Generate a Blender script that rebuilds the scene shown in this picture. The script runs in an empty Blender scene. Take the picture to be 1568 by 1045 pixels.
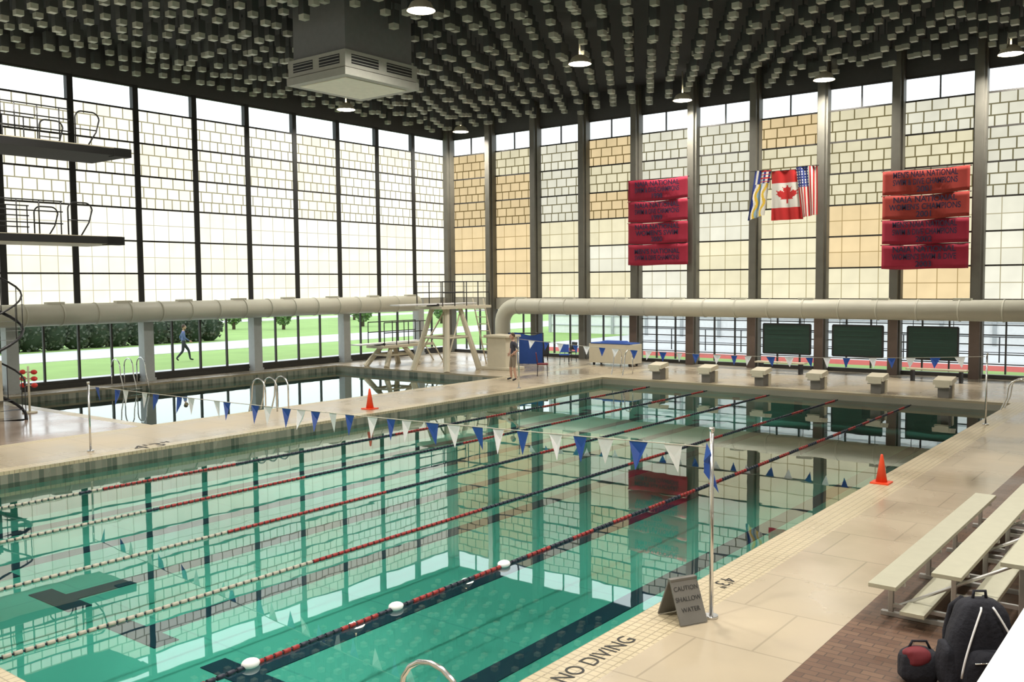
import bpy, math, random, bmesh
from mathutils import Vector, Matrix, Euler
random.seed(7)
scene=bpy.context.scene
COL=scene.collection
# ------------------------------------------------------------------ helpers
class MB:
    def __init__(s): s.v=[];s.f=[];s.m=[];s.sm=[];s.c=[]
    def add(s,vs,fs,mat=0,smooth=False,col=(1,1,1)):
        o=len(s.v); s.v+= [tuple(v) for v in vs]
        for f in fs:
            s.f.append([i+o for i in f]);s.m.append(mat);s.sm.append(smooth);s.c.append(col)
    def box(s,c,d,mat=0,rot=None,taper=1.0):
        x,y,z=[k/2 for k in d]
        vs=[Vector((sx*x*(taper if sz>0 else 1),sy*y*(taper if sz>0 else 1),sz*z)) for sz in(-1,1) for sy in(-1,1) for sx in(-1,1)]
        if rot: 
            R=Euler(rot).to_matrix(); vs=[R@v for v in vs]
        vs=[v+Vector(c) for v in vs]
        s.add(vs,[(0,2,3,1),(4,5,7,6),(0,1,5,4),(2,6,7,3),(0,4,6,2),(1,3,7,5)],mat)
    def b2(s,a,b,mat=0):
        s.box([(a[i]+b[i])/2 for i in range(3)],[abs(b[i]-a[i]) for i in range(3)],mat)
    def tube(s,pts,r,mat=0,n=8,cap=True,smooth=True):
        pts=[Vector(p) for p in pts]; 
        rs=r if isinstance(r,(list,tuple)) else [r]*len(pts)
        vs=[];prev=None
        for i,p in enumerate(pts):
            if i==0:t=pts[1]-pts[0]
            elif i==len(pts)-1:t=pts[-1]-pts[-2]
            else:t=(pts[i+1]-p).normalized()+(p-pts[i-1]).normalized()
            t.normalize()
            if prev is None:
                a=Vector((0,0,1)) if abs(t.z)<.9 else Vector((1,0,0))
                u=t.cross(a).normalized()
            else:
                u=(prev-t*prev.dot(t)).normalized()
            prev=u;w=t.cross(u)
            for k in range(n):
                an=2*math.pi*k/n
                vs.append(p+(u*math.cos(an)+w*math.sin(an))*rs[i])
        fs=[]
        for i in range(len(pts)-1):
            for k in range(n):
                fs.append((i*n+k,i*n+(k+1)%n,(i+1)*n+(k+1)%n,(i+1)*n+k))
        s.add(vs,fs,mat,smooth)
        if cap:
            o=len(s.v)-len(vs)
            s.f.append([o+k for k in range(n)][::-1]);s.m.append(mat);s.sm.append(False);s.c.append((1,1,1))
            e=o+(len(pts)-1)*n
            s.f.append([e+k for k in range(n)]);s.m.append(mat);s.sm.append(False);s.c.append((1,1,1))
    def sphere(s,c,r,mat=0,nu=12,nv=8,rot=None):
        if not isinstance(r,(list,tuple)): r=(r,r,r)
        vs=[];R=Euler(rot).to_matrix() if rot else Matrix.Identity(3)
        for j in range(nv+1):
            ph=math.pi*j/nv
            for i in range(nu):
                th=2*math.pi*i/nu
                vs.append(R@Vector((r[0]*math.sin(ph)*math.cos(th),r[1]*math.sin(ph)*math.sin(th),r[2]*math.cos(ph)))+Vector(c))
        fs=[]
        for j in range(nv):
            for i in range(nu):
                fs.append((j*nu+i,(j+1)*nu+i,(j+1)*nu+(i+1)%nu,j*nu+(i+1)%nu))
        s.add(vs,fs,mat,True)
    def build(s,name,mats,loc=(0,0,0),rotz=0,parent=None,bevel=0):
        me=bpy.data.meshes.new(name); me.from_pydata(s.v,[],s.f)
        for m in mats: me.materials.append(m)
        me.polygons.foreach_set('material_index',s.m); me.polygons.foreach_set('use_smooth',s.sm)
        if any(c!=(1,1,1) for c in s.c):
            at=me.color_attributes.new('pcol','FLOAT_COLOR','CORNER')
            for p,c in zip(me.polygons,s.c):
                for li in p.loop_indices: at.data[li].color=(c[0],c[1],c[2],1)
        me.validate();me.update()
        ob=bpy.data.objects.new(name,me);ob.location=loc;ob.rotation_euler=(0,0,rotz);COL.objects.link(ob)
        if parent: ob.parent=parent
        if bevel:
            b=ob.modifiers.new('bevel','BEVEL');b.width=bevel;b.segments=2;b.limit_method='ANGLE'
        return ob

def newmat(name):
    m=bpy.data.materials.new(name);m.use_nodes=True
    nt=m.node_tree;nt.nodes.clear();return m,nt
def N(nt,t,**k):
    n=nt.nodes.new(t)
    for a,b in k.items(): setattr(n,a,b)
    return n
def c4(c): return (c[0],c[1],c[2],1)
def mat(name,col,rough=.5,metal=0,var=.12,scale=6,bump=0,emit=0,attr=False):
    m,nt=newmat(name);L=nt.links
    out=N(nt,'ShaderNodeOutputMaterial');p=N(nt,'ShaderNodeBsdfPrincipled')
    p.inputs['Roughness'].default_value=rough;p.inputs['Metallic'].default_value=metal
    tc=N(nt,'ShaderNodeTexCoord');no=N(nt,'ShaderNodeTexNoise');no.inputs['Scale'].default_value=scale;no.inputs['Detail'].default_value=4
    L.new(tc.outputs['Object'],no.inputs['Vector'])
    mx=N(nt,'ShaderNodeMix',data_type='RGBA',blend_type='MULTIPLY');mx.inputs[0].default_value=1
    rp=N(nt,'ShaderNodeMapRange');rp.inputs[3].default_value=1-var;rp.inputs[4].default_value=1+var
    L.new(no.outputs['Fac'],rp.inputs[0])
    if attr:
        at=N(nt,'ShaderNodeVertexColor');at.layer_name='pcol';L.new(at.outputs['Color'],mx.inputs[6])
    else: mx.inputs[6].default_value=c4(col)
    L.new(rp.outputs[0],mx.inputs[7]);L.new(mx.outputs[2],p.inputs['Base Color'])
    if emit:
        L.new(mx.outputs[2],p.inputs['Emission Color']);p.inputs['Emission Strength'].default_value=emit
    if bump:
        b=N(nt,'ShaderNodeBump');b.inputs['Strength'].default_value=bump;b.inputs['Distance'].default_value=.02
        L.new(no.outputs['Fac'],b.inputs['Height']);L.new(b.outputs[0],p.inputs['Normal'])
    L.new(p.outputs[0],out.inputs[0]);return m
def tilemat(name,c1,c2,mort,bw,bh,ms,rough=.4,off=.5,scale_noise=.4,var=.15):
    m,nt=newmat(name);L=nt.links
    out=N(nt,'ShaderNodeOutputMaterial');p=N(nt,'ShaderNodeBsdfPrincipled');p.inputs['Roughness'].default_value=rough
    tc=N(nt,'ShaderNodeTexCoord');br=N(nt,'ShaderNodeTexBrick');br.offset=off
    br.inputs['Scale'].default_value=1;br.inputs['Brick Width'].default_value=bw;br.inputs['Row Height'].default_value=bh;br.inputs['Mortar Size'].default_value=ms
    br.inputs['Color1'].default_value=c4(c1);br.inputs['Color2'].default_value=c4(c2);br.inputs['Mortar'].default_value=c4(mort)
    no=N(nt,'ShaderNodeTexNoise');no.inputs['Scale'].default_value=scale_noise;no.inputs['Detail'].default_value=6
    rp=N(nt,'ShaderNodeMapRange');rp.inputs[1].default_value=.3;rp.inputs[2].default_value=.7;rp.inputs[3].default_value=1-var;rp.inputs[4].default_value=1+var
    mx=N(nt,'ShaderNodeMix',data_type='RGBA',blend_type='MULTIPLY');mx.inputs[0].default_value=1
    L.new(tc.outputs['Object'],br.inputs['Vector']);L.new(tc.outputs['Object'],no.inputs['Vector'])
    L.new(no.outputs['Fac'],rp.inputs[0]);L.new(br.outputs['Color'],mx.inputs[6]);L.new(rp.outputs[0],mx.inputs[7])
    L.new(mx.outputs[2],p.inputs['Base Color'])
    r2=N(nt,'ShaderNodeMapRange');r2.inputs[1].default_value=.3;r2.inputs[2].default_value=.7;r2.inputs[3].default_value=rough*.5;r2.inputs[4].default_value=min(1,rough*1.5)
    L.new(no.outputs['Fac'],r2.inputs[0]);L.new(r2.outputs[0],p.inputs['Roughness'])
    L.new(p.outputs[0],out.inputs[0]);return m

# ------------------------------------------------------------------ dims
XL=-32.8; YB=36.9; XR=4.0; YN=-4.0; ZC=12.4
BL=2.504; BB=2.83; SILL=2.87; PITCH=1.235; NR=6; ZT=SILL+PITCH*NR; ZS=11.2
# ------------------------------------------------------------------ materials
M_white=mat('painted_cream',(.60,.55,.43),.5,var=.06)
M_duct=mat('duct_cream',(.52,.51,.43),.45,var=.06,scale=2)
M_dark=mat('dark_metal',(.025,.025,.028),.4,.3)
M_frame=mat('window_frame_dark',(.03,.028,.025),.5)
M_mull=mat('steel_mullion_black',(.012,.012,.012),.6)
M_col=mat('concrete_column',(.135,.13,.11),.6,var=.2,scale=3)
M_colL=mat('lower_column_grey',(.38,.40,.40),.5)
M_brown=mat('brown_column',(.12,.085,.07),.55)
M_wall=mat('wall_plaster',(.45,.43,.37),.7)
M_wallD=mat('wall_dark_band',(.06,.06,.06),.7)
M_ceil=mat('ceiling_black',(.03,.031,.032),.9)
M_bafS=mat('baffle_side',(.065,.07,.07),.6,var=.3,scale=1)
M_bafLit=mat('baffle_lit_end',(.42,.43,.37),.5,var=.7,scale=.9)  # pale, uneven tone paints in light bounced up from the water
M_chrome=mat('stainless_steel',(.7,.7,.7),.2,1,var=.03)
M_alu=mat('aluminium',(.50,.49,.39),.45,.4,var=.08,scale=8)
M_red=mat('red_plastic',(.62,.04,.03),.4)
M_orange=mat('cone_orange',(.75,.07,.02),.45)
M_blue=mat('blue_vinyl',(.02,.08,.36),.5)
M_wv=mat('white_vinyl',(.78,.79,.82),.5)
M_navy=mat('navy_tile',(.008,.025,.065),.5)
M_green=mat('scoreboard_green',(.010,.045,.033),.5)
M_black=mat('black_fabric',(.012,.013,.022),.85,bump=.5,scale=30)
M_redfab=mat('dark_red_fabric',(.14,.012,.02),.8)
M_greyS=mat('sign_grey',(.15,.145,.135),.6)
M_rope_w=mat('rope_cream',(.40,.38,.32),.5)
M_rope_r=mat('rope_red',(.28,.02,.02),.4)
M_rope_b=mat('rope_navy',(.015,.02,.04),.4)
M_attr=mat('dyed_cloth',(1,1,1),.8,attr=True,var=.05)
M_text=mat('black_paint',(.02,.02,.02),.6)
M_navytext=mat('navy_print',(.02,.012,.05),.7)

def panelmat(name,w,n,rows,off,ms,mort,strength):
    m,nt=newmat(name);L=nt.links
    out=N(nt,'ShaderNodeOutputMaterial')
    tc=N(nt,'ShaderNodeTexCoord');sp=N(nt,'ShaderNodeSeparateXYZ');cb=N(nt,'ShaderNodeCombineXYZ')
    L.new(tc.outputs['Object'],sp.inputs[0]);L.new(sp.outputs[0],cb.inputs[0]);L.new(sp.outputs[2],cb.inputs[1])
    br=N(nt,'ShaderNodeTexBrick');br.offset=off;br.inputs['Scale'].default_value=1
    if off: br.squash=.72;br.squash_frequency=3
    br.inputs['Brick Width'].default_value=w/n;br.inputs['Row Height'].default_value=PITCH/rows;br.inputs['Mortar Size'].default_value=ms
    br.inputs['Mortar Smooth'].default_value=.2
    br.inputs['Color1'].default_value=(1,1,1,1);br.inputs['Color2'].default_value=(.90,.90,.88,1);br.inputs['Mortar'].default_value=c4(mort)
    L.new(cb.outputs[0],br.inputs['Vector'])
    at=N(nt,'ShaderNodeVertexColor');at.layer_name='pcol'
    mx=N(nt,'ShaderNodeMix',data_type='RGBA',blend_type='MULTIPLY');mx.inputs[0].default_value=1
    L.new(at.outputs['Color'],mx.inputs[6]);L.new(br.outputs['Color'],mx.inputs[7])
    no=N(nt,'ShaderNodeTexNoise');no.inputs['Scale'].default_value=1.3
    L.new(tc.outputs['Object'],no.inputs['Vector'])
    rp=N(nt,'ShaderNodeMapRange');rp.inputs[3].default_value=.86;rp.inputs[4].default_value=1.14;L.new(no.outputs['Fac'],rp.inputs[0])
    m2=N(nt,'ShaderNodeMix',data_type='RGBA',blend_type='MULTIPLY');m2.inputs[0].default_value=1
    L.new(mx.outputs[2],m2.inputs[6]);L.new(rp.outputs[0],m2.inputs[7])
    e=N(nt,'ShaderNodeEmission');e.inputs[1].default_value=strength;L.new(m2.outputs[2],e.inputs[0])
    L.new(e.outputs[0],out.inputs[0]);return m
SLW=1.30;SBW=1.06
M_pLu=panelmat('translucent_panel_left_upper',BL,5,3,.5,.024,(.30,.28,.20),SLW)
M_pLl=panelmat('translucent_panel_left_lower',BL,4,2,0,.014,(.50,.48,.40),SLW)
M_pBu=panelmat('translucent_panel_back_upper',BB,5,3,.5,.028,(.22,.20,.13),SBW)
M_pBl=panelmat('translucent_panel_back_lower',BB,4,2,0,.018,(.48,.44,.34),SBW)
def glassmat():
    m,nt=newmat('clear_glass');L=nt.links
    out=N(nt,'ShaderNodeOutputMaterial');t=N(nt,'ShaderNodeBsdfTransparent');t.inputs[0].default_value=(.93,.97,.96,1)
    g=N(nt,'ShaderNodeBsdfGlossy');g.inputs['Roughness'].default_value=.02
    fr=N(nt,'ShaderNodeFresnel');fr.inputs[0].default_value=1.3
    mx=N(nt,'ShaderNodeMixShader');L.new(fr.outputs[0],mx.inputs[0]);L.new(t.outputs[0],mx.inputs[1]);L.new(g.outputs[0],mx.inputs[2]);L.new(mx.outputs[0],out.inputs[0]);return m
M_glass=glassmat()
def watermat():
    m,nt=newmat('pool_water');L=nt.links
    out=N(nt,'ShaderNodeOutputMaterial');t=N(nt,'ShaderNodeBsdfTransparent');t.inputs[0].default_value=(.74,.93,.90,1)
    g=N(nt,'ShaderNodeBsdfGlossy');g.inputs['Roughness'].default_value=.01;g.inputs['Color'].default_value=(.95,1,.97,1)
    tc=N(nt,'ShaderNodeTexCoord');n1=N(nt,'ShaderNodeTexNoise');n1.inputs['Scale'].default_value=.9;n1.inputs['Detail'].default_value=2
    b=N(nt,'ShaderNodeBump');b.inputs['Strength'].default_value=.20;b.inputs['Distance'].default_value=.006
    L.new(tc.outputs['Object'],n1.inputs['Vector']);L.new(n1.outputs['Fac'],b.inputs['Height'])
    fr=N(nt,'ShaderNodeFresnel');fr.inputs[0].default_value=2.0
    L.new(b.outputs[0],g.inputs['Normal'])
    mx=N(nt,'ShaderNodeMixShader');L.new(fr.outputs[0],mx.inputs[0]);L.new(t.outputs[0],mx.inputs[1]);L.new(g.outputs[0],mx.inputs[2]);L.new(mx.outputs[0],out.inputs[0]);return m
M_water=watermat()
M_deck=tilemat('deck_concrete_tile',(.35,.295,.215),(.38,.32,.235),(.28,.235,.17),1.2,1.2,.012,.28,var=.24)
M_cope=tilemat('coping_tile',(.45,.385,.26),(.49,.42,.29),(.29,.245,.165),.10,.10,.008,.35,off=0)
M_brick=tilemat('brown_brick_tile',(.10,.055,.038),(.15,.088,.058),(.06,.04,.03),.2,.1,.006,.5,var=.4)
M_decklt=tilemat('near_deck_tile',(.25,.19,.155),(.30,.23,.19),(.19,.145,.12),.15,.15,.006,.22,var=.25)
M_pfloor=tilemat('pool_floor_tile',(.125,.48,.40),(.125,.49,.41),(.09,.40,.345),2.3,2.3,.02,.5,off=0,scale_noise=.25,var=.1)
M_pwall=tilemat('pool_wall_tile',(.11,.40,.35),(.11,.42,.37),(.08,.3,.27),.3,.3,.01,.4,off=0)
M_band=tilemat('gutter_tile',(.26,.26,.21),(.08,.10,.08),(.22,.21,.17),.25,.12,.01,.4,off=0)

# ------------------------------------------------------------------ floor
PX0,PX1,PY0,PY1=-18.95,-5.0,3.8,30.0
DX0,DX1,DY0,DY1=-31.8,-22.2,13.2,28.0
mb=MB()
xs=[XL-.2,DX0,DX1,DX1+.35,PX0-.35,PX0,PX1,PX1+.55,-3.1,XR]
ys=[YN,PY0-.35,PY0,13.2-.35,DY0,DY1,PY1,PY1+.4,YB+.2]
def inpool(x,y): return (PX0<x<PX1 and PY0<y<PY1) or (DX0<x<DX1 and DY0<y<DY1)
for i in range(len(xs)-1):
    for j in range(len(ys)-1):
        cx,cy=(xs[i]+xs[i+1])/2,(ys[j]+ys[j+1])/2
        if inpool(cx,cy): continue
        m=0
        if cx>-3.1: m=2
        elif (DX1<cx<DX1+.35) or (PX0-.35<cx<PX0) or (PX1<cx<PX1+.55 and cy<PY1+.4) : m=1
        elif cy<DY0 and cx<PX0-.3 : m=3 if cy<DY0-.35 and cx<DX1 else (1 if cx<DX1 else 0)
        elif PX0<cx<PX1 and (PY0-.35<cy<PY0 or PY1<cy<PY1+.4): m=1
        mb.add([(xs[i],ys[j],0),(xs[i+1],ys[j],0),(xs[i+1],ys[j+1],0),(xs[i],ys[j+1],0)],[(0,1,2,3)],m)
mb.build('floor',[M_deck,M_cope,M_brick,M_decklt])
def basin(name,x0,x1,y0,y1,zf,lines=False):
    mb=MB()
    def wall(a,b,z0,z1,m): mb.add([(a[0],a[1],z0),(b[0],b[1],z0),(b[0],b[1],z1),(a[0],a[1],z1)],[(0,1,2,3)],m)
    cs=[(x0,y0),(x1,y0),(x1,y1),(x0,y1)]
    for k in range(4):
        a,b=cs[k],cs[(k+1)%4]
        wall(a,b,-.07,0,3);wall(a,b,-.34,-.07,2);wall(a,b,zf,-.34,1)
    mb.add([(x0,y0,zf),(x1,y0,zf),(x1,y1,zf),(x0,y1,zf)],[(0,1,2,3)],0)
    if lines:
        for c in (-6.75,-9.1,-11.3,-13.5,-15.75,-17.9):
            mb.b2((c-.17,y0+2.6,zf),(c+.17,y1-2,zf+.012),4)
            mb.b2((c-.6,y0+2.5,zf+.001),(c+.6,y0+2.85,zf+.013),4)
            mb.b2((c-.55,y1-2.2,zf+.001),(c+.55,y1-1.9,zf+.013),4)
            mb.b2((c-.13,y1-.012,zf+.2),(c+.13,y1-.001,-.4),4)
    return mb.build(name,[M_pfloor,M_pwall,M_band,M_cope,M_navy])
basin('swimming_pool',PX0,PX1,PY0,PY1,-1.0,True)
basin('diving_pool',DX0,DX1,DY0,DY1,-3.5)
for nm,(x0,x1,y0,y1) in {'swimming_pool_water':(PX0,PX1,PY0,PY1),'diving_pool_water':(DX0,DX1,DY0,DY1)}.items():
    mb=MB();mb.add([(x0,y0,0),(x1,y0,0),(x1,y1,0),(x0,y1,0)],[(0,1,2,3)]);mb.build(nm,[M_water],loc=(0,0,-.25))

# ------------------------------------------------------------------ walls
mb=MB()
mb.b2((XL-.4,YN,2.3),(XL-.1,YB,SILL),1);mb.b2((XL-.4,YN,ZS),(XL-.1,YB,ZC),0);mb.b2((XL-.35,YN,-.2),(XL-.1,YB,.18),2)
mb.build('wall_left',[M_wallD,M_wall,M_frame])
mb=MB()
mb.b2((XL,YB+.1,2.3),(XR,YB+.4,SILL),1);mb.b2((XL,YB+.1,ZS),(XR,YB+.4,ZC),0);mb.b2((XL,YB+.1,-.2),(XR,YB+.35,.15),2)
mb.build('wall_back',[M_wallD,M_wall,M_frame])
mb=MB();mb.b2((XR,YN,0),(XR+.3,YB+.4,ZC));mb.build('wall_right',[M_wall])
mb=MB();mb.b2((XL,YN-.3,0),(XR,YN,SILL));mb.b2((XL,YN-.3,ZS),(XR,YN,ZC));mb.build('wall_near',[M_wall])
mb=MB();mb.b2((XL-.4,YN-.3,ZC),(XR+.3,YB+.4,ZC+.2));mb.build('ceiling',[M_ceil])
# ------------------------------------------------------------------ windows
TINT={'W':(.93,.91,.75),'C':(.93,.86,.60),'O':(.93,.73,.42)}
TAB=["OOOOOC","COOOOO","WWWCCC","OCOCWC","WWWCWW","WWWWCC","OCCCCC","CCCOOC","WCCCCO","WWWWWW"]
wn=[0]
def window(w,org,rotz,side,idx,nearmode=False):
    mb=MB()
    rnd=random.Random(idx*31+(0 if side=='L' else 7))
    for r in range(NR):
        t=rnd.random()
        if side=='L':
            col=(.97,.965-.02*t,.88-.08*t) if r>=2 else (.96,.955-.03*t,.83-.08*t)
            if rnd.random()<.15: col=(.97,.935,.78)
        else:
            col=TINT[TAB[idx%10][NR-1-r]];k=.98+.04*t;col=tuple(c*k for c in col)
            if r>=3: col=tuple(c*.86 for c in col)
        m=0 if r>=3 else 1
        z0,z1=r*PITCH,(r+1)*PITCH
        mb.add([(0,0,z0),(w,0,z0),(w,0,z1),(0,0,z1)],[(0,1,2,3)],m,col=col)
    hb=.04
    for r in range(NR+1):
        mb.box((w/2,0,r*PITCH),(w,.10,hb*1.6),2)
    mb.box((w/2,0,ZS-SILL-.04),(w,.1,.08),2)
    if not nearmode:
        mb.add([(0,0.02,NR*PITCH),(w,0.02,NR*PITCH),(w,.02,ZS-SILL),(0,.02,ZS-SILL)],[(0,1,2,3)],3)
        zb=-SILL+.18;zt=2.3-SILL
        mb.add([(0,0.02,zb),(w,0.02,zb),(w,.02,zt),(0,.02,zt)],[(0,1,2,3)],3)
        if side=='L':
            mb.box((0,0,(zb+zt)/2),(.07,.1,zt-zb),2);mb.box((w/2,0,(zb+zt)/2),(.06,.1,zt-zb),2)
            mb.box((w/2,0,zb+.05),(w,.12,.10),2)
        else:
            for k in (1,2): mb.box((w*k/3,0,(zb+zt)/2),(.05,.1,zt-zb),2)
            if idx>=4:
                for k in range(1,6): mb.box((w/2,0,zb+(zt-zb)*k/6),(w,.06,.035),2)
        if side=='L':
            mb.box((0,.05,(ZS-SILL)/2),(.22,.22,ZS-SILL),4)
        else:
            mb.box((w*.5,0,(ZT+ZS)/2-SILL),(.05,.08,ZS-ZT),2)
            if idx in (2,3,5): mb.box((w*.93,-.1,1.5),(.10,.12,1.1),4)
    else:
        mb.box((0,-.02,(ZS-SILL)/2),(.2,.3,ZS-SILL),2)
    wn[0]+=1
    mats=[M_pLu,M_pLl] if side=='L' else [M_pBu,M_pBl]
    return mb.build('window_%d'%wn[0],mats+[M_frame,M_glass,M_mull],loc=org,rotz=rotz)
for n in range(16):
    y1=YB-BL*n
    window(BL,(XL-.2,y1-BL,SILL),math.pi/2,'L',n)
for n in range(13):
    window(BB,(XL+BB*n,YB+.2,SILL),0,'B',n)
for n in range(13):
    window(BB,(XL+BB*(n+1),YN-.1,SILL),math.pi,'B',n+20,True)  # unseen glowing bays behind the camera, added to brighten the hall
for n in range(0,14):
    mb=MB()
    mb.b2((-.14,-.24,0),(.14,.24,ZC),0)
    mb.b2((-.21,-.08,0),(.21,.30,ZC),0)
    if n>=4: mb.b2((-.18,-.28,0),(.18,-.22,2.2),1)
    mb.build('column',[M_col,M_brown],loc=(XL+BB*n,YB-.05,0))
for n in (1,3,5,7,9,11,13):
    mb=MB();mb.b2((-.2,-.2,0),(.2,.2,SILL),0);mb.b2((-.24,-.24,0),(.24,.24,.12),0)
    mb.build('column',[M_colL],loc=(XL+.05,YB-BL*n,0))

# ------------------------------------------------------------------ ceiling baffles
mb=MB()
rb=random.Random(3)
j=0;y=1.0
while y<YB-.3:
    x=XL+.3+(0.45 if j%2 else 0)
    while x<3.5:
        if not(-23.9<x<-20.5 and 18.4<y<22.5):
            zb=rb.choice([11.34,11.5,11.66])
            w=.24
            xx=x+rb.uniform(-.03,.03);yy=y+rb.uniform(-.03,.03)
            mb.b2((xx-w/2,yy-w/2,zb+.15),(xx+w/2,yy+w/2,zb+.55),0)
            mb.b2((xx-w/2+.01,yy-w/2+.01,zb),(xx+w/2-.01,yy+w/2-.01,zb+.15),1)  # lower end of the tube, in the painted-in bounce light tone
            mb.b2((xx-.02,yy-.02,zb+.55),(xx+.02,yy+.02,ZC),0)
        x+=.9
    y+=.78;j+=1
mb.build('ceiling_baffles',[M_bafS,M_bafLit])

# lamps
M_lamp=mat('lamp_lens',(1,.95,.8),.5,emit=14,var=0)
def lamp(x,y,e=430):
    mb=MB()
    mb.tube([(0,0,1.2),(0,0,.25)],.03,1,8)
    mb.tube([(0,0,.3),(0,0,.22),(0,0,0)],[.14,.28,.40],1,20,cap=False)
    mb.tube([(0,0,.0),(0,0,.03)],[.37,.37],0,20)
    ob=mb.build('ceiling_lamp',[M_lamp,M_white],loc=(x,y,11.2))
    l=bpy.data.lights.new('lamp_light','AREA');l.shape='DISK';l.size=.6;l.energy=e;l.color=(1,.94,.83);l.spread=math.radians(150)
    lo=bpy.data.objects.new('lamp_light',l);lo.location=(0,0,-.03);lo.parent=ob;COL.objects.link(lo)
for x,y in [(-18.2,27.4),(-18.5,35.6),(-12.5,35.5),(-6.2,35.6),(-30.7,27.9),(-30.8,35.6),(-18.1,19.3),(-6.2,11),(-12.5,11),(-18.5,11),(-25,11),(-6.2,3),(-12.5,3),(0,11),(0,3),(-1,19.3)]:
    lamp(x,y)

# HVAC unit
mb=MB()
x0,x1,y0,y1=-23.45,-20.85,18.95,22.0;za,zb_=9.8,10.55
mb.b2((x0+.12,y0+.12,zb_),(x1-.12,y1-.12,ZC),1)
mb.b2((x0,y0,za+.25),(x1,y1,zb_),0)
mb.b2((x0-.04,y0-.04,za),(x1+.04,y1+.04,za+.22),0)
mb.b2((x0+.25,y0+.25,za-.02),(x1-.25,y1-.25,za+.01),2)
for k in (0,1):
    cx=x0+.7+k*1.2;mb.b2((cx-.45,y0-.012,za+.36),(cx+.45,y0+.1,za+.64),3)
    cy=y0+.8+k*1.45;mb.b2((x1-.1,cy-.55,za+.36),(x1+.012,cy+.55,za+.64),3)
    for q in range(3):
        mb.b2((cx-.45,y0-.02,za+.40+q*.09),(cx+.45,y0,za+.42+q*.09),0);mb.b2((x1,cy-.55,za+.40+q*.09),(x1+.02,cy+.55,za+.42+q*.09),0)
mb.build('ventilation_unit',[mat('unit_white',(.38,.38,.34),.5),mat('unit_shaft_grey',(.17,.175,.18),.6),mat('unit_bottom',(.82,.80,.68),.5),M_dark])

# ------------------------------------------------------------------ ducts
def duct(pts,r,ribs):
    mb=MB();mb.tube(pts,r,0,24)
    for c,d in ribs:
        c=Vector(c);d=Vector(d)
        mb.tube([c-d*.03,c+d*.03],r+.018,0,24)
    return mb
R=.38
mb=duct([(-32.1,YN+.2,2.66),(-32.1,33.6,2.66)],R,[((-32.1,YN+1+1.252*k,2.66),(0,1,0)) for k in range(29)])
for k in range(15): mb.box((-32.1,YB-BL*(k+1.5),2.66+R+.02),(.25,.6,.08),0)
mb.build('air_duct',[M_duct])
pts=[(3.3,36.0,2.5),(-27.7,36.0,2.5)]
for k in range(1,9):
    a=math.pi/2*k/8;pts.append((-27.7-.85*math.sin(a),36.0,2.5-.85*(1-math.cos(a))))
pts.append((-28.55,36.0,0))
mb=duct(pts,R,[((-27.5+1.415*k,36.0,2.5),(1,0,0)) for k in range(21)])
for k in range(11): mb.box((XL+BB*(k+1.9),36.0,2.5+R+.02),(.6,.25,.08),0)
mb.build('air_duct',[M_duct])

# ------------------------------------------------------------------ lane ropes
for ri,x in enumerate((-7.75,-10.0,-12.3,-14.6,-16.9)):
    mb=MB();y=PY0+.15;k=0
    mb.tube([(0,PY0+.01,0),(0,PY1-.01,0)],.012,2,6)
    while y<PY1-.2:
        if ri==0: m=1 if (k//5)%2 else 2
        else:
            lim=8.0+ri*.25
            if y<lim: m=0 if (k%40)>1 else 2
            elif y<lim+3: m=1
            elif y<20: m=2 if (k//14)%4 else 1
            else: m=2 if (k//8)%3 else 1
        mb.tube([(0,y,0),(0,y+.085,0)],.027,m,8)
        if ri==0 and k in (14,32,50): mb.sphere((0,y+.05,.02),(.085,.10,.05),3)
        y+=.115;k+=1
    mb.build('lane_rope',[M_rope_w,M_rope_r,M_rope_b,M_wv],loc=(x,0,-.24))

# ------------------------------------------------------------------ flag poles and pennants
def pole(x,y,h):
    mb=MB();mb.tube([(0,0,0),(0,0,h)],.022,0,12);mb.tube([(0,0,0),(0,0,.03)],.075,0,16);mb.tube([(0,0,h),(0,0,h+.04)],.03,0,12)
    return mb.build('pennant_pole',[M_chrome],loc=(x,y,0))
pole(-4.32,9.0,2.02);pole(-19.7,10.25,1.5);pole(-4.75,25.2,1.75);pole(-19.3,25.2,1.75)
def pennants(name,a,b,sag,sp,w,h,bunch=True):
    a=Vector(a);b=Vector(b);n=int((b-a).length/sp);mb=MB()
    def P(t): 
        p=a.lerp(b,t);p.z-=sag*4*t*(1-t);return p
    mb.tube([P(i/40)for i in range(41)],.007,2,5)
    rr=random.Random(5)
    for i in range(1,n):
        if bunch and i>n*.55 and i%3==0: continue
        t=(i+rr.uniform(-.15,.15))/n;p=P(t);d=(P(min(1,t+.01))-P(t-.01)).normalized()
        ww=w*rr.uniform(.75,1.05)
        sway=rr.uniform(-.07,.07);tip=p+Vector((rr.uniform(-.05,.05),sway,-h))
        q=(p-d*ww/2);r=(p+d*ww/2)
        mb.add([q,r,tip,(q+r)/2+Vector((0,.03,-h*.45))],[(0,3,2),(3,1,2),(0,1,3)],i%2)
    if bunch:
        for k in range(4):
            p=a+Vector((0,0,.05-.04*k));mb.add([p+Vector((-.03,0,0)),p+Vector((.05-.03*k,.06*(k-1),-.1)),p+Vector((.05*(k-1),.03,-.30-.04*k)),p+Vector((-.05,-.03,-.2))],[(0,1,2,3)],0)
    mb.build(name,[M_blue,M_wv,M_rope_w])
pennants('pennant_string',(-4.36,9.02,1.84),(-19.66,10.25,1.45),.05,.43,.25,.32)
pennants('pennant_string',(-4.79,25.2,1.7),(-19.26,25.2,1.7),.25,.55,.26,.28,False)

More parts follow.
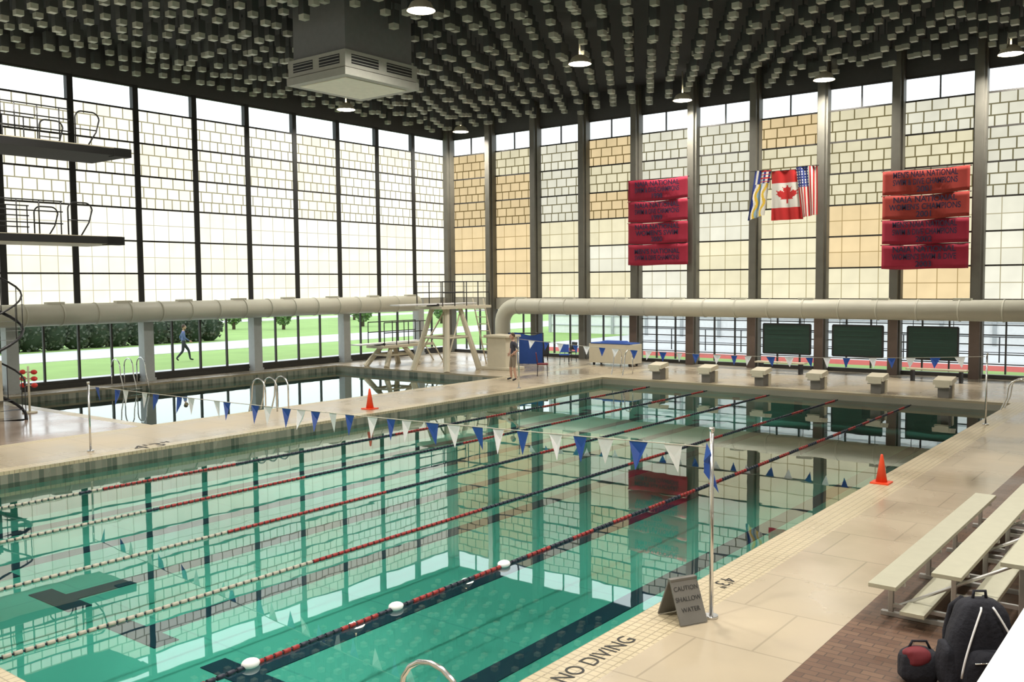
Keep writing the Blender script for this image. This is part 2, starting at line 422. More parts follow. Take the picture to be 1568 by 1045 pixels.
# ------------------------------------------------------------------ cones
def cone(x,y,s=1):
    mb=MB();mb.b2((-.21*s,-.21*s,0),(.21*s,.21*s,.035*s),0)
    mb.tube([(0,0,.03*s),(0,0,.68*s),(0,0,.70*s)],[.135*s,.03*s,.02*s],0,20)
    mb.build('traffic_cone',[M_orange],loc=(x,y,0))
cone(-4.84,16.9,.74);cone(-19.7,18.6,.85)
mb=MB()
for s in(-1,1):
    mb.box((0,s*.11,.225),(.34,.02,.48),0,rot=(s*.45,0,0))
mb.b2((-.17,-.03,.42),(.17,.03,.45),0)
sg=mb.build('deck_warning_sign',[M_greyS],loc=(-4.56,8.80,0),rotz=math.radians(62),bevel=.004)
def text(body,size,loc,rot,m,parent=None,ext=.001,name='lettering',sx=1,align='CENTER'):
    cu=bpy.data.curves.new(name,'FONT');cu.body=body;cu.size=size;cu.extrude=ext;cu.align_x=align;cu.align_y='CENTER'
    cu.materials.append(m);ob=bpy.data.objects.new(name,cu);ob.location=loc;ob.rotation_euler=rot;ob.scale=(sx,1,1);COL.objects.link(ob)
    if parent: ob.parent=parent
    return ob
M_sgt=mat('sign_print',(.04,.04,.04),.6)
for k,tx in enumerate(("CAUTION","SHALLOW","WATER")):
    zz=.35-.1*k
    yy=-.11-(.225-zz)*math.tan(.45)-.016
    text(tx,.068,(0,yy,zz),(math.pi/2-.45,0,0),M_sgt,sg)
text("NO DIVING",.26,(-4.72,7.35,.003),(0,0,math.pi/2),M_text,name='deck_marking_no_diving',sx=.95)
text("4'3\"",.26,(-4.72,10.15,.003),(0,0,-math.pi/2),M_text,name='deck_marking_depth')
text("4'3\"",.65,(-19.25,11.5,.003),(0,0,math.pi/2),M_text,name='deck_marking_depth')

# ------------------------------------------------------------------ starting blocks
for x in (-6.9,-8.9,-10.85,-12.8,-14.8,-16.8):
    mb=MB()
    mb.b2((-.16,-.05,0),(.16,.35,.42),1)
    mb.box((0,.12,.52),(.56,.62,.14),0,rot=(.14,0,0),taper=.94)
    mb.box((0,-.17,.40),(.40,.05,.18),0)
    mb.box((0,.47,.2),(.36,.22,.4),0)
    mb.tube([(-.2,-.1,.33),(-.2,-.24,.33),(.2,-.24,.33),(.2,-.1,.33)],.015,2,8)
    mb.build('starting_block',[M_white,M_greyS,M_chrome],loc=(x,30.35,0),bevel=.015)

# ------------------------------------------------------------------ grab rails
def rails(x,y,rz,h=.85,n=2,sp=.5):
    mb=MB()
    for k in range(n):
        xx=(k-(n-1)/2)*sp;p=[(xx,.75,0),(xx,.75,h*.7)]
        for q in range(0,9):
            a=math.pi*q/8;p.append((xx,.45+.3*math.cos(a),h*.7+.3*math.sin(a)*h/.85*.9))
        p+=[(xx,.12,h*.4),(xx,-.02,0),(xx,-.06,-.5)]
        mb.tube(p,.022,0,8)
    for z in(-.35,-.15): mb.tube([(-sp/2,-.05,z),(sp/2,-.05,z)],.02,0,8)
    mb.build('pool_ladder_rail',[M_chrome],loc=(x,y,0),rotz=rz)
rails(-4.95,4.55,-math.pi/2)
rails(-4.95,28.6,-math.pi/2)
rails(-22.25,16.7,-math.pi/2,h=.95,n=3,sp=.4)
rails(-18.9,31.0,0,h=.95)
rails(-31.75,18.3,math.pi/2,h=.95,n=3,sp=.5)

# ------------------------------------------------------------------ diving platforms (left)
mb=MB()
def platform(z,x0,x1,y0,y1,mt):
    mb.b2((x0,y0,z-.20),(x1,y1,z),mt)
    mb.b2((x0+.02,y0,z),(x1-.02,y1-.02,z+.03),0)
    mb.b2((x1-.30,y1-.5,z-.22),(x1+.02,y1+.03,z+.02),2)
    for x in (x0+.05,x1-.05):
        for hh in (.33,.66,.95):
            mb.tube([(x,y0,z+hh),(x,y1-1.75,z+hh)],.018,1,8)
        yy=y0+.2
        while yy<y1-1.7:
            mb.tube([(x,yy,z),(x,yy,z+.95)],.018,1,8);yy+=.6
        p=[(x,y1-1.6,z),(x,y1-1.6,z+.75)]
        for q in range(9):
            a=math.pi/2*q/8;p.append((x,y1-1.4-.2*math.cos(a),z+.75+.2*math.sin(a)))
        for q in range(9):
            a=math.pi/2*q/8;p.append((x,y1-1.1+.2*math.sin(a),z+.75+.2*math.cos(a)))
        p+=[(x,y1-1.0,z+.4),(x,y1-1.25,z+.0)]
        mb.tube(p,.022,1,8)
        mb.tube([(x,y1-1.6,z+.45),(x,y1-.98,z+.45)],.018,1,6)
platform(7.62,-28.0,-25.8,5.5,14.95,2)
platform(5.05,-28.0,-25.9,5.5,14.7,0)
mb.b2((-25.915,5.5,4.86),(-25.88,14.7,5.06),2)
mb.b2((-27.6,6.2,0),(-26.2,8.2,7.4),0)
mb.b2((-27.5,10.4,0),(-26.75,11.5,1.6),0)
cx,cy=-26.35,11.1
mb.tube([(cx,cy,0),(cx,cy,3.1)],.06,1,10)
st=[];st2=[]
for k in range(0,27):
    a=k*.32+1.0;z=k*.122
    st.append((cx+.75*math.cos(a),cy+.75*math.sin(a),z));st2.append((cx+.75*math.cos(a),cy+.75*math.sin(a),z+.95))
mb.tube(st,.045,1,6);mb.tube(st2,.028,1,6)
for k in range(0,27,2):
    mb.tube([st[k],st2[k]],.012,1,5)
    a=k*.32+1.0;z=k*.122
    mb.add([(cx,cy,z),(cx+.74*math.cos(a-.28),cy+.74*math.sin(a-.28),z),(cx+.74*math.cos(a+.28),cy+.74*math.sin(a+.28),z)],[(0,1,2)],1)
mb.build('diving_platform_tower',[M_white,M_dark,mat('platform_edge',(.012,.012,.012),.8)])
mb=MB();mb.tube([(0,0,0),(0,0,1.35)],.03,1,8);mb.tube([(0,0,0),(0,0,.04)],.2,1,14)
for k in range(3):
    mb.tube([(-.2,0,.8+k*.19),(.2,0,.8+k*.19)],.02,1,8)
    for s in(-1,1): mb.sphere((s*.18,0,.8+k*.19),(.10,.07,.07),0)
mb.build('rescue_buoy_rack',[M_red,M_white],loc=(-27.3,12.45,0),rotz=.5)

# ------------------------------------------------------------------ springboard stands (far)
def springboard(name,x,y,h,w=1.0,L=4.6):
    mb=MB()
    for s in(-1,1):
        mb.tube([(s*w*.95,-.55,0),(s*w*.42,0.1,h-.15)],[.13,.10],0,8,smooth=False)
        mb.tube([(s*w*.95,1.5,0),(s*w*.42,.9,h-.15)],[.13,.10],0,8,smooth=False)
        mb.tube([(s*w*.68,-.22,h*.5),(s*w*.68,1.18,h*.5)],.05,0,8)
        if h>2:
            mb.tube([(s*w*.9,-.5,.3),(s*w*.45,.9,h-.3)],.035,0,6)
    mb.tube([(-w*.68,-.22,h*.5),(w*.68,-.22,h*.5)],.05,0,8);mb.tube([(-w*.68,1.18,h*.5),(w*.68,1.18,h*.5)],.05,0,8)
    mb.b2((-w*.75,-.6,h-.18),(w*.75,2.6,h-.06),0)
    mb.b2((-.26,-L*.55,h),(.26,2.2,h+.05),2)
    mb.tube([(-.3,-.3,h-.02),(.3,-.3,h-.02)],.07,1,10)
    for s in(-1,1):
        for hh in (.5,.95): mb.tube([(s*w*.72,-.5,h+hh),(s*w*.72,2.5,h+hh)],.022,1,8)
        for yy in (-.5,.25,1.0,1.75,2.5): mb.tube([(s*w*.72,yy,h-.1),(s*w*.72,yy,h+.95)],.022,1,8)
        mb.tube([(s*.3,3.5,0),(s*.3,2.6,h+.2)],.03,0,8)
    n=int(h/.28)
    for k in range(1,n): mb.tube([(-.3,3.5-.9*k/n,h*k/n),(.3,3.5-.9*k/n,h*k/n)],.02,0,6)
    mb.build(name,[M_white,M_dark,M_wv],loc=(x,y,0))
springboard('springboard_stand',-26.2,28.7,2.75)
springboard('springboard_stand',-29.6,28.9,1.0,.7,3.2)
mb=MB();mb.b2((-.5,-.4,0),(.5,.4,1.35));mb.b2((-.62,-.5,1.35),(.62,.5,1.45));mb.b2((-.8,-.5,0),(.8,.5,.12))
mb.build('springboard_pedestal',[M_white],loc=(-24.3,30.6,0),bevel=.02)

# ------------------------------------------------------------------ deck equipment by back wall
mb=MB()
for s in (-1,1):
    for t in(-1,1): mb.tube([(s*.75,t*.3,0),(s*.75,t*.3,.82)],.025,1,8)
mb.b2((-.85,-.38,.82),(.85,.38,.87),1);mb.b2((-.8,-.36,.3),(.8,.36,.8),1)
mb.build('equipment_table',[M_white,M_dark],loc=(-26.0,34.9,0))
mb=MB()
nx,ny=14,10
vs=[];fs=[]
for j in range(ny+1):
    for i in range(nx+1):
        u=i/nx;v=j/ny
        vs.append((-.8+1.6*u,.25*(1-v)+.06*math.sin(9*u+2*v),1.35*v+ (.07*math.sin(7*u) if v>.9 else 0)))
for j in range(ny):
    for i in range(nx): fs.append((j*(nx+1)+i,j*(nx+1)+i+1,(j+1)*(nx+1)+i+1,(j+1)*(nx+1)+i))
mb.add(vs,fs,0,True)
for s in(-.8,.8): mb.tube([(s,.1,0),(s,.1,1.4)],.025,1,8)
mb.tube([(-.8,.1,1.38),(.8,.1,1.38)],.025,1,8)
mb.build('tarpaulin_screen',[M_blue,M_dark],loc=(-24.9,33.0,0),rotz=.4)
mb=MB()
mb.b2((-1.1,-.4,.12),(1.1,.4,.95),0);mb.b2((-1.0,-.42,.95),(1.0,.42,1.0),1);mb.box((.0,0,1.04),(1.3,.4,.08),1,taper=.8)
for s in(-.9,.9):
    for t in(-.3,.3): mb.tube([(s-.03,t,.07),(s+.03,t,.07)],.07,2,12)
mb.build('lane_rope_cart',[M_white,M_blue,M_dark],loc=(-21.2,34.6,0),bevel=.01)
def chair(x,y,rz,m):
    mb=MB()
    for s in(-.2,.2):
        for t in(-.2,.2): mb.tube([(s,t,0),(s*.9,t*.9,.45)],.015,1,6)
    mb.b2((-.22,-.22,.44),(.22,.22,.48),0);mb.box((0,.22,.72),(.42,.03,.36),0,rot=(-.15,0,0))
    for s in(-.19,.19): mb.tube([(s,.2,.45),(s,.25,.88)],.012,1,6)
    mb.build('folding_chair',[m,M_dark],loc=(x,y,0),rotz=rz)
chair(-23.2,33.6,.6,M_blue);chair(-23.9,35.1,-.4,M_dark);chair(-21.2,29.2,2.2,M_redfab)
for x in (-13.9,-8.2,-2.6):
    mb=MB();mb.b2((-1.0,-.18,.4),(1.0,.18,.45),0)
    for s in(-.8,.8): mb.b2((s-.04,-.16,0),(s+.04,.16,.4),1)
    mb.build('deck_bench',[M_white,M_dark],loc=(x,35.0,0))
for x0,x1 in ((-15.25,-13.3),(-12.4,-10.5),(-9.6,-7.85)):
    mb=MB();w=x1-x0
    mb.b2((-w/2,-.03,-.58),(w/2,.03,.58),0)
    for s in(-1,1): mb.b2((s*w/2-.03,-.04,-.6),(s*w/2+.03,.04,.6),1);mb.b2((-w/2,-.04,s*.6-.03),(w/2,.04,s*.6+.03),1)
    for s in(-.7,.7): mb.tube([(s,.05,.6),(s,.05,1.0)],.012,1,6)
    for k in range(5): mb.b2((-w/2+.2,-.036,.38-k*.18),(w/2-.25-.1*(k%3),-.031,.40-k*.18),2)
    mb.build('lane_record_board',[M_green,M_dark,mat('chalk_green',(.02,.08,.055),.6)],loc=((x0+x1)/2,36.55,1.26))

# ------------------------------------------------------------------ banners
def banner(x0,x1,z0,z1,base,lines):
    root=bpy.data.objects.new('championship_banner',None);COL.objects.link(root);root.location=((x0+x1)/2,36.2,z0)
    w=x1-x0;hh=(z1-z0)/4
    for k in range(4):
        mb=MB();nx,ny=24,6;vs=[];fs=[]
        zt=(4-k)*hh;zb=zt-hh*.97
        for j in range(ny+1):
            for i in range(nx+1):
                u=i/nx;v=j/ny
                vs.append((-w/2+w*u,.02*math.sin(u*17+k)+.015*math.sin(u*7+v*3),zb+(zt-zb)*v-.03*math.sin(u*math.pi)*1.0+.015*math.sin(u*8+k)))
        for j in range(ny):
            for i in range(nx): fs.append((j*(nx+1)+i,j*(nx+1)+i+1,(j+1)*(nx+1)+i+1,(j+1)*(nx+1)+i))
        mb.add(vs,fs,0,True)
        mb.tube([(-w/2-.05,.05,zt),(w/2+.05,.05,zt)],.018,1,6)
        ob=mb.build('cloth_%d'%(k+1),[base[k],M_dark],parent=root)
        so=ob.modifiers.new('s','SOLIDIFY');so.thickness=.01
        zc=(zt+zb)/2;nl=len(lines[k])
        for q,tx in enumerate(lines[k]):
            sz=.30
            t=text(tx,sz,(0,-.06,zc+.27*((nl-1)/2-q)-.02),(math.pi/2,0,0),M_navytext,root,name='print_%d_%d'%(k,q),sx=1,ext=.003)
            t.data.offset=.006
            t.scale=(min(.95,(w*.88)/(len(tx)*.2)),1,1)
Rc=mat('banner_crimson',(.34,.012,.04),.8);Ro=mat('banner_red',(.40,.045,.035),.8)
banner(-21.5,-18.55,4.35,8.12,[Rc]*4,[["NAIA NATIONAL","SWIM & DIVE CHAMPIONS","1998"],["NAIA NATIONAL","SWIM & DIVE CHAMPIONS","1999"],["NAIA NATIONAL","WOMEN'S SWIM","2000"],["MEN'S NATIONAL","SWIM & DIVE CHAMPIONS"]])
banner(-10.5,-7.5,4.0,7.65,[Ro,Ro,Rc,Rc],[["MEN'S NAIA NATIONAL","SWIM & DIVE CHAMPIONS","2001"],["NAIA NATIONAL","WOMEN'S CHAMPIONS","2001"],["MEN'S NAIA NATIONAL","SWIM & DIVE CHAMPIONS","2002"],["NAIA NATIONAL","WOMEN'S SWIM & DIVE","2003"]])

# ------------------------------------------------------------------ flags
half=[(0,1),(.17,.68),(.36,.78),(.27,.30),(.5,.52),(.56,.40),(.85,.45),(.75,.2),(.87,.12),(.45,-.25),(.5,-.42),(.06,-.37),(.06,-.8)]
leaf=half+[(-x,y) for x,y in half[::-1]]
def inpoly(x,y,P):
    c=False;j=len(P)-1
    for i in range(len(P)):
        if (P[i][1]>y)!=(P[j][1]>y) and x<(P[j][0]-P[i][0])*(y-P[i][1])/(P[j][1]-P[i][1]+1e-9)+P[i][0]: c=not c
        j=i
    return c
RED=(.55,.02,.02);WH=(.75,.72,.68);BLU=(.02,.04,.22);YEL=(.75,.5,.05)
def canada(u,v):
    if v<.25 or v>.75: return RED
    if inpoly((u-.5)/.40,(v-.5)/.21,leaf): return RED
    return WH
def usa(u,v):
    if v>.6 and u<.54:
        return WH if (int(u*24)%3==0 and int(v*36)%2==0) else BLU
    return RED if int(u*13)%2==0 else WH
def bcf(u,v):
    if v>.72:
        if int(v*40)%3==0 and u>.4: return RED
        return WH if int(u*7)%2 else BLU
    w=u+.08*math.sin(v*16)
    return [BLU,WH,YEL,(.3,.45,.6),WH,YEL,WH][int(max(0,min(.999,w))*7)]
def flag(name,x0,x1,z0,z1,fn,shape,yo=0):
    mb=MB();nx,ny=40,60
    vs=[]
    for j in range(ny+1):
        for i in range(nx+1):
            u=i/nx;v=j/ny;dx,dz=shape(u,v)
            vs.append((x0+(x1-x0)*u+dx,yo+.05*math.sin(u*14+v*2)*(1-v*.5),z0+(z1-z0)*v+dz))
    mb.v+=vs
    for j in range(ny):
        for i in range(nx):
            mb.f.append([j*(nx+1)+i,j*(nx+1)+i+1,(j+1)*(nx+1)+i+1,(j+1)*(nx+1)+i]);mb.m.append(0);mb.sm.append(True);mb.c.append(fn((i+.5)/nx,(j+.5)/ny))
    mb.tube([(x0-.05,yo,z1),(x1+.05,yo,z1)],.015,1,6)
    mb.build(name,[M_attr,M_dark],loc=(0,36.25,0))
flag('canada_flag',-14.85,-13.55,6.05,8.02,canada,lambda u,v:(0,0))
flag('provincial_flag',-15.75,-15.05,6.1,8.1,bcf,lambda u,v:(.3*(v-.5),.2*u*(1-v)),.1)
flag('american_flag',-13.7,-12.95,6.15,8.1,usa,lambda u,v:(.25*(.5-v)*(1-u),.1*(u-.5)*(1-v)),-.08)

# ------------------------------------------------------------------ bleachers
mb=MB()
ya,yb=9.85,15.0
for k in range(3):
    x=-2.8+.62*k;z=.43+.22*k
    mb.b2((x-.14,ya,z-.045),(x+.14,yb,z),0)
    xf=x+.30;zf=z-.24
    mb.b2((xf-.12,ya,zf-.045),(xf+.12,yb,zf),0)
for yy in (ya+.35,ya+1.9,yb-1.9,yb-.35):
    for k in range(3):
        x=-2.8+.62*k;z=.43+.22*k
        mb.b2((x-.025,yy-.025,0),(x+.025,yy+.025,z-.045),1)
        mb.b2((x-.14,yy-.02,z-.09),(x+.14,yy+.02,z-.05),1)
        xf=x+.30;zf=z-.24
        mb.b2((x,yy-.02,zf-.09),(xf+.3,yy+.02,zf-.045),1)
    mb.b2((-2.9,yy-.03,0),(-1.2,yy+.03,.05),1)
    mb.tube([(-2.8,yy,.08),(-1.56,yy,.8)],.02,1,6)
mb.build('bleacher',[M_alu,mat('aluminium_frame',(.5,.5,.5),.35,.8)],bevel=.004)

# ------------------------------------------------------------------ bags + table
def lump(mb,c,r,mat_,seed,p=.75,rot=0,fn=None):
    rr=random.Random(seed);nu,nv=36,24;vs=[]
    def sp(a,e): return math.copysign(abs(a)**e,a)
    ph=[rr.uniform(0,6) for _ in range(4)]
    for j in range(nv+1):
        f=math.pi*j/nv
        for i in range(nu):
            t=2*math.pi*i/nu
            x=r[0]*sp(math.sin(f),p)*sp(math.cos(t),p);y=r[1]*sp(math.sin(f),p)*sp(math.sin(t),p);z=r[2]*sp(math.cos(f),p)
            k=1+.05*math.sin(3*t+ph[0]+2*f)+.04*math.sin(5*f+ph[1]+t*2)+.025*math.sin(11*t+ph[2]+3*f)
            x,y=x*k,y*k
            if fn: x,y,z=fn(x,y,z)
            X=x*math.cos(rot)-y*math.sin(rot);Y=x*math.sin(rot)+y*math.cos(rot)
            vs.append((c[0]+X,c[1]+Y,c[2]+z))
    fs=[(j*nu+i,(j+1)*nu+i,(j+1)*nu+(i+1)%nu,j*nu+(i+1)%nu) for j in range(nv) for i in range(nu)]
    mb.add(vs,fs,mat_,True)
mb=MB()
def bp(x,y,z):
    t=(z+.42)/.84
    k=1.0-.25*max(0,t-.6)/.4
    return x*k,y*(1-.35*t),z
lump(mb,(0,0,.42),(.27,.20,.42),0,1,.55,fn=bp)
lump(mb,(0,-.15,.24),(.2,.11,.2),0,2,.55)
for s in(-1,1):
    lump(mb,(s*.27,0,.26),(.07,.13,.2),0,5+s,.6)
    p=[(s*.05,-.13,.80)]
    for q in range(11):
        t=q/10;p.append((s*(.06+.19*math.sin(t*math.pi*.5)),-.15-.09*math.sin(t*2.2),.78-.56*t))
    mb.tube(p,.009,1,6)
    p=[(s*.10,.10,.80),(s*.14,.2,.7),(s*.16,.26,.45),(s*.18,.2,.12)];mb.tube(p,.032,0,8)
mb.tube([(-.06,.0,.82),(-.05,.0,.90),(.05,.0,.90),(.06,.0,.82)],.014,0,8)
mb.tube([(-.16,-.265,.36),(0,-.275,.37),(.16,-.265,.36)],.007,2,6)
mb.build('backpack',[M_black,M_wv,M_chrome],loc=(-1.66,8.72,0),rotz=math.radians(38))
mb=MB();lump(mb,(0,0,.16),(.17,.13,.16),0,3,.65);lump(mb,(-.03,-.04,.25),(.12,.09,.09),1,9,.8)
mb.tube([(-.1,0,.3),(-.06,0,.38),(.06,0,.38),(.1,0,.3)],.012,0,8)
mb.build('gym_bag',[M_black,M_redfab],loc=(-2.12,8.62,0),rotz=.6)
mb=MB()
mb.b2((-.4,-1.4,.76),(.4,1.4,.80),0)
for s in(-.33,.33):
    for t in(-1.2,1.2): mb.tube([(s,t,0),(s,t,.76)],.022,1,8)
    mb.tube([(s,-1.2,.3),(s,1.2,.3)],.015,1,8)
mb.build('folding_table',[M_wv,M_greyS],loc=(-.93,8.2,0),bevel=.01)

# ------------------------------------------------------------------ people
def human(name,loc,rz,J,shirt,pants,skin,hair,shoes,sleeve='long',short=False):
    names=list(J.keys());idx={n:i for i,n in enumerate(names)}
    E=[('pelvis','spine','s'),('spine','chest','s'),('chest','neck','s'),('neck','headb','k')]
    for s in 'LR':
        E+=[('chest','sh'+s,'s'),('sh'+s,'el'+s,'s'),('el'+s,'wr'+s,'s' if sleeve=='long' else 'k'),('pelvis','hip'+s,'p'),('hip'+s,'kn'+s,'p'),('kn'+s,'an'+s,'k' if short else 'p'),('an'+s,'to'+s,'f')]
    bm=bmesh.new();sk=bm.verts.layers.skin.verify()
    vs=[]
    for n in names:
        v=bm.verts.new(J[n][0]);v[sk].radius=(J[n][1],J[n][1]*J[n][2] if len(J[n])>2 else J[n][1]);v[sk].use_root=(n=='pelvis');vs.append(v)
    for a,b,_ in E: bm.edges.new((vs[idx[a]],vs[idx[b]]))
    me=bpy.data.meshes.new('tmp');bm.to_mesh(me);bm.free()
    ob=bpy.data.objects.new('tmp',me);COL.objects.link(ob)
    ob.modifiers.new('k','SKIN').use_smooth_shade=True
    ss=ob.modifiers.new('s','SUBSURF');ss.levels=2;ss.render_levels=2
    dg=bpy.context.evaluated_depsgraph_get();em=bpy.data.meshes.new_from_object(ob.evaluated_get(dg))
    mb=MB();lab={'s':0,'p':1,'k':2,'f':4}
    mb.v=[tuple(v.co) for v in em.vertices]
    for p in em.polygons:
        c=p.center;best=9;bl='s'
        for a,b,l in E:
            A=Vector(J[a][0]);B=Vector(J[b][0]);d=B-A;t=max(0,min(1,(c-A).dot(d)/d.length_squared));dd=(A+d*t-c).length
            if dd<best:best=dd;bl=l
        mb.f.append(list(p.vertices));mb.m.append(lab[bl]);mb.sm.append(True);mb.c.append((1,1,1))
    bpy.data.objects.remove(ob)
    hb=Vector(J['headb'][0])
    hc=hb+Vector((0,.02,.11))
    mb.sphere(hc,(.075,.095,.12),2,16,12)
    mb.sphere(hc+Vector((0,.035,-.06)),(.055,.06,.055),2,12,8)
    mb.sphere(hc+Vector((0,.1,-.015)),(.013,.02,.025),2,8,6)
    for s in(-1,1):
        mb.sphere(hc+Vector((s*.076,0,-.01)),(.012,.02,.03),2,8,6)
        mb.sphere(hc+Vector((s*.03,.085,.012)),(.012,.008,.007),5,8,6)
    mb.box(hc+Vector((0,.093,-.058)),(.04,.006,.008),6)
    mb.sphere(hc+Vector((0,-.018,.03)),(.082,.095,.108),3,16,10)
    for s,sg_ in (('L',-1),('R',1)):
        w=Vector(J['wr'+s][0]);e=Vector(J['el'+s][0]);d=(w-e).normalized()
        side=Vector((0,1,0)) - d*d.y;side=side.normalized();nr=d.cross(side)
        mb.tube([w,w+d*.03,w+d*.09],[.026,.036,.036],2,8)
        for k,(off,ln) in enumerate(((-.028,.06),(-.009,.075),(.010,.08),(.028,.07))):
            b=w+d*.085+side*off
            mb.tube([b,b+d*ln*.5+nr*.006*sg_,b+d*ln*.8+nr*.022*sg_,b+d*ln+nr*.035*sg_],[.009,.009,.008,.006],2,6)
        b=w+d*.03+side*.03;mb.tube([b,b+d*.03+side*.025,b+d*.06+side*.03],[.011,.01,.007],2,6)
    mats=[shirt,pants,skin,hair,shoes,M_dark,M_redfab]
    return mb.build(name,mats,loc=loc,rotz=rz)
SK=mat('skin',(.50,.30,.22),.5,var=.05);HR=mat('brown_hair',(.06,.035,.02),.6);KH=mat('khaki_cloth',(.22,.18,.14),.8);DK=mat('dark_shirt',(.04,.04,.06),.8);BJ=mat('blue_jacket',(.10,.14,.30),.8);DP=mat('dark_trousers',(.03,.035,.05),.8)
J1={'pelvis':((0,0,.95),.13,.8),'spine':((0,.0,1.12),.125,.75),'chest':((0,.01,1.32),.14,.7),'neck':((0,0,1.47),.06),'headb':((0,.02,1.55),.05),
'shL':((-.17,0,1.40),.065),'shR':((.17,0,1.40),.065),'elL':((-.38,-.06,1.18),.045),'elR':((.38,-.06,1.18),.045),'wrL':((-.20,.08,1.02),.03),'wrR':((.20,.08,1.02),.03),
'hipL':((-.10,0,.88),.095),'hipR':((.10,0,.88),.095),'knL':((-.16,.04,.5),.062),'knR':((.17,.05,.5),.062),'anL':((-.20,-.02,.09),.042),'anR':((.22,0,.09),.042),'toL':((-.23,.14,.04),.035),'toR':((.26,.16,.04),.035)}
human('lifeguard_standing',(-21.0,27.1,0),2.6,J1,DK,KH,SK,HR,M_dark,'short',True)
J2=dict(J1);J2.update({'elL':((-.24,-.14,1.16),.045),'wrL':((-.22,-.02,.95),.03),'elR':((.24,.06,1.14),.045),'wrR':((.22,.26,1.0),.03),
'hipL':((-.09,0,.88),.095),'hipR':((.09,0,.88),.095),'knL':((-.1,.24,.53),.065),'knR':((.1,-.05,.5),.065),'anL':((-.1,.30,.10),.045),'anR':((.1,-.34,.16),.045),'toL':((-.1,.46,.06),.036),'toR':((.1,-.24,.05),.036)})
human('pedestrian_walking',(-40.0,25.6,-.02),-.5,J2,BJ,DP,SK,HR,M_dark)

# ------------------------------------------------------------------ outdoors
M_lawn=mat('lawn_grass',(.27,.42,.12),.9,var=.2,scale=.6)
M_path=mat('asphalt_path',(.60,.60,.60),.8)
M_hedge=mat('hedge_leaves',(.075,.095,.06),.8,var=.6,scale=8)
M_leaf=mat('tree_leaves',(.14,.24,.08),.8,var=.5,scale=5)
M_trunk=mat('tree_bark',(.10,.07,.05),.9)
mb=MB();mb.b2((-160,-60,-.3),(XL-.4,120,-.03),0);mb.build('lawn_ground',[M_lawn])
mb=MB();mb.b2((-36.5,-60,-.05),(XL-.4,42,0),0);mb.b2((-52,-60,-.05),(-45.5,120,-.01),0);mb.b2((-84,-60,-.05),(-79,120,-.01),0);mb.build('garden_path',[M_path])
mb=MB();mb.b2((XL-.4,YB+.4,-.3),(90,140,-.04),0);mb.b2((XL-.4,40.5,-.05),(40,43.0,-.02),1);mb.b2((XL-.4,38.3,-.05),(40,40.5,-.02),2)
mb.build('track_ground',[M_path,mat('red_track',(.5,.07,.05),.8),M_lawn])
def foliage(mb,c,r,n,sz,m,seed):
    rr=random.Random(seed)
    for _ in range(n):
        while True:
            p=Vector((rr.uniform(-1,1),rr.uniform(-1,1),rr.uniform(-1,1)))
            if .35<p.length<1: break
        p=Vector((p.x*r[0],p.y*r[1],p.z*r[2]))+Vector(c)
        a=Vector((rr.gauss(0,1),rr.gauss(0,1),rr.gauss(0,1))).normalized();b=a.orthogonal().normalized()
        mb.add([p-a*sz,p+b*sz*.6,p+a*sz,p-b*sz*.6],[(0,1,2,3)],m)
mb=MB()
for k in range(26):
    foliage(mb,(0,k*1.3,.95),(1.0,1.0,1.2+.2*math.sin(k*1.7)),420,.13,0,k)
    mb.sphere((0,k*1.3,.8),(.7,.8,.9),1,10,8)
mb.build('hedge',[M_hedge,mat('hedge_core',(.02,.04,.015),.9)],loc=(-54,4,0))
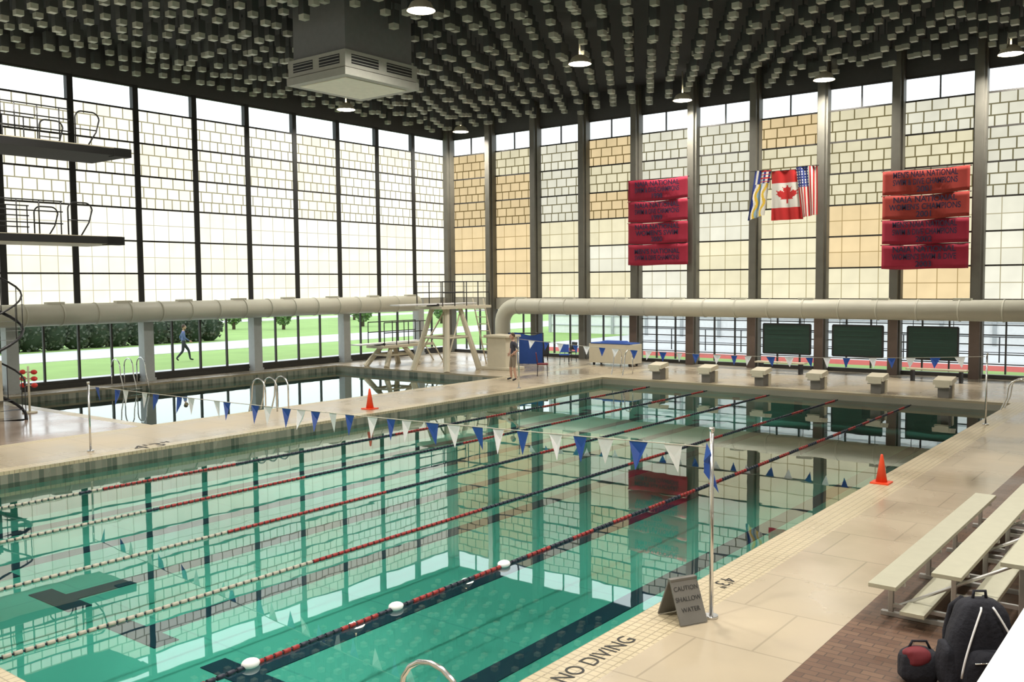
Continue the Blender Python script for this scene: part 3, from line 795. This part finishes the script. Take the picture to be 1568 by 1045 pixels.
for i,(x,y,h) in enumerate([(-66,47,4.5),(-62,49,4.0),(-60,56,4.6),(-75,50,5),(-77,58,6),(-72,66,5),(-90,45,6),(-58,64,4.5),(-88,32,6),(-90,24,6),(-64,72,5)]):
    mb=MB();mb.tube([(0,0,0),(.05,0,h*.4),(0,.05,h*.8)],[.14,.1,.05],1,8)
    for a in (0,2.1,4.2): mb.tube([(0,0,h*.3),(math.cos(a)*h*.15,math.sin(a)*h*.15,h*.6)],[.06,.03],1,6)
    foliage(mb,(0,0,h*.5),(h*.22,h*.22,h*.42),1600,.16,0,i+50)
    mb.build('tree',[M_leaf,M_trunk],loc=(x,y,-.03))
mb=MB();mb.b2((-40,56,-.3),(40,60,9),0)
for k in range(12): mb.b2((-40,55.95,.5+k*.7),(40,56.0,.58+k*.7),1)
for k in range(30): mb.b2((-40+k*2.7,55.9,-.3),(-39.8+k*2.7,56,9),1)
mb.build('neighbouring_building',[mat('facade_pale',(.8,.81,.81),.7),mat('facade_lines',(.4,.42,.43),.6)])
mb=MB()
for k in range(28): mb.tube([(-26+k*2,0,-.04),(-26+k*2,0,1.1)],.03,0,6)
for z in(.4,.75,1.08): mb.tube([(-26,0,z),(28,0,z)],.02,0,6)
mb.build('track_fence',[M_dark],loc=(0,45,0))

# ------------------------------------------------------------------ world + camera
w=bpy.data.worlds.new('World');scene.world=w;w.use_nodes=True;nt=w.node_tree
bg=nt.nodes['Background'];bg.inputs[1].default_value=2.4
tc=N(nt,'ShaderNodeTexCoord');sp=N(nt,'ShaderNodeSeparateXYZ');cr=N(nt,'ShaderNodeValToRGB')
nt.links.new(tc.outputs['Generated'],sp.inputs[0]);nt.links.new(sp.outputs[2],cr.inputs[0])
cr.color_ramp.elements[0].color=(.82,.85,.87,1);cr.color_ramp.elements[1].color=(.85,.90,.96,1);cr.color_ramp.elements[1].position=.7
nt.links.new(cr.outputs[0],bg.inputs[0])
scene.view_settings.view_transform='Standard'
F=1421.0;a=math.radians(37.85);th=math.atan(88/F);rho=math.radians(.5)
fw=Vector((-math.sin(a)*math.cos(th),math.cos(a)*math.cos(th),-math.sin(th)))
r0=Vector((math.cos(a),math.sin(a),0));u0=r0.cross(fw)
Rv=r0*math.cos(rho)-u0*math.sin(rho);Uv=u0*math.cos(rho)+r0*math.sin(rho)
cam=bpy.data.cameras.new('camera');cam.sensor_width=36;cam.lens=36*F/1568;cam.clip_end=500
co=bpy.data.objects.new('camera',cam);COL.objects.link(co)
mw=Matrix((Rv,Uv,-fw)).transposed().to_4x4();mw.translation=Vector((0,0,3.6));co.matrix_world=mw
scene.camera=co
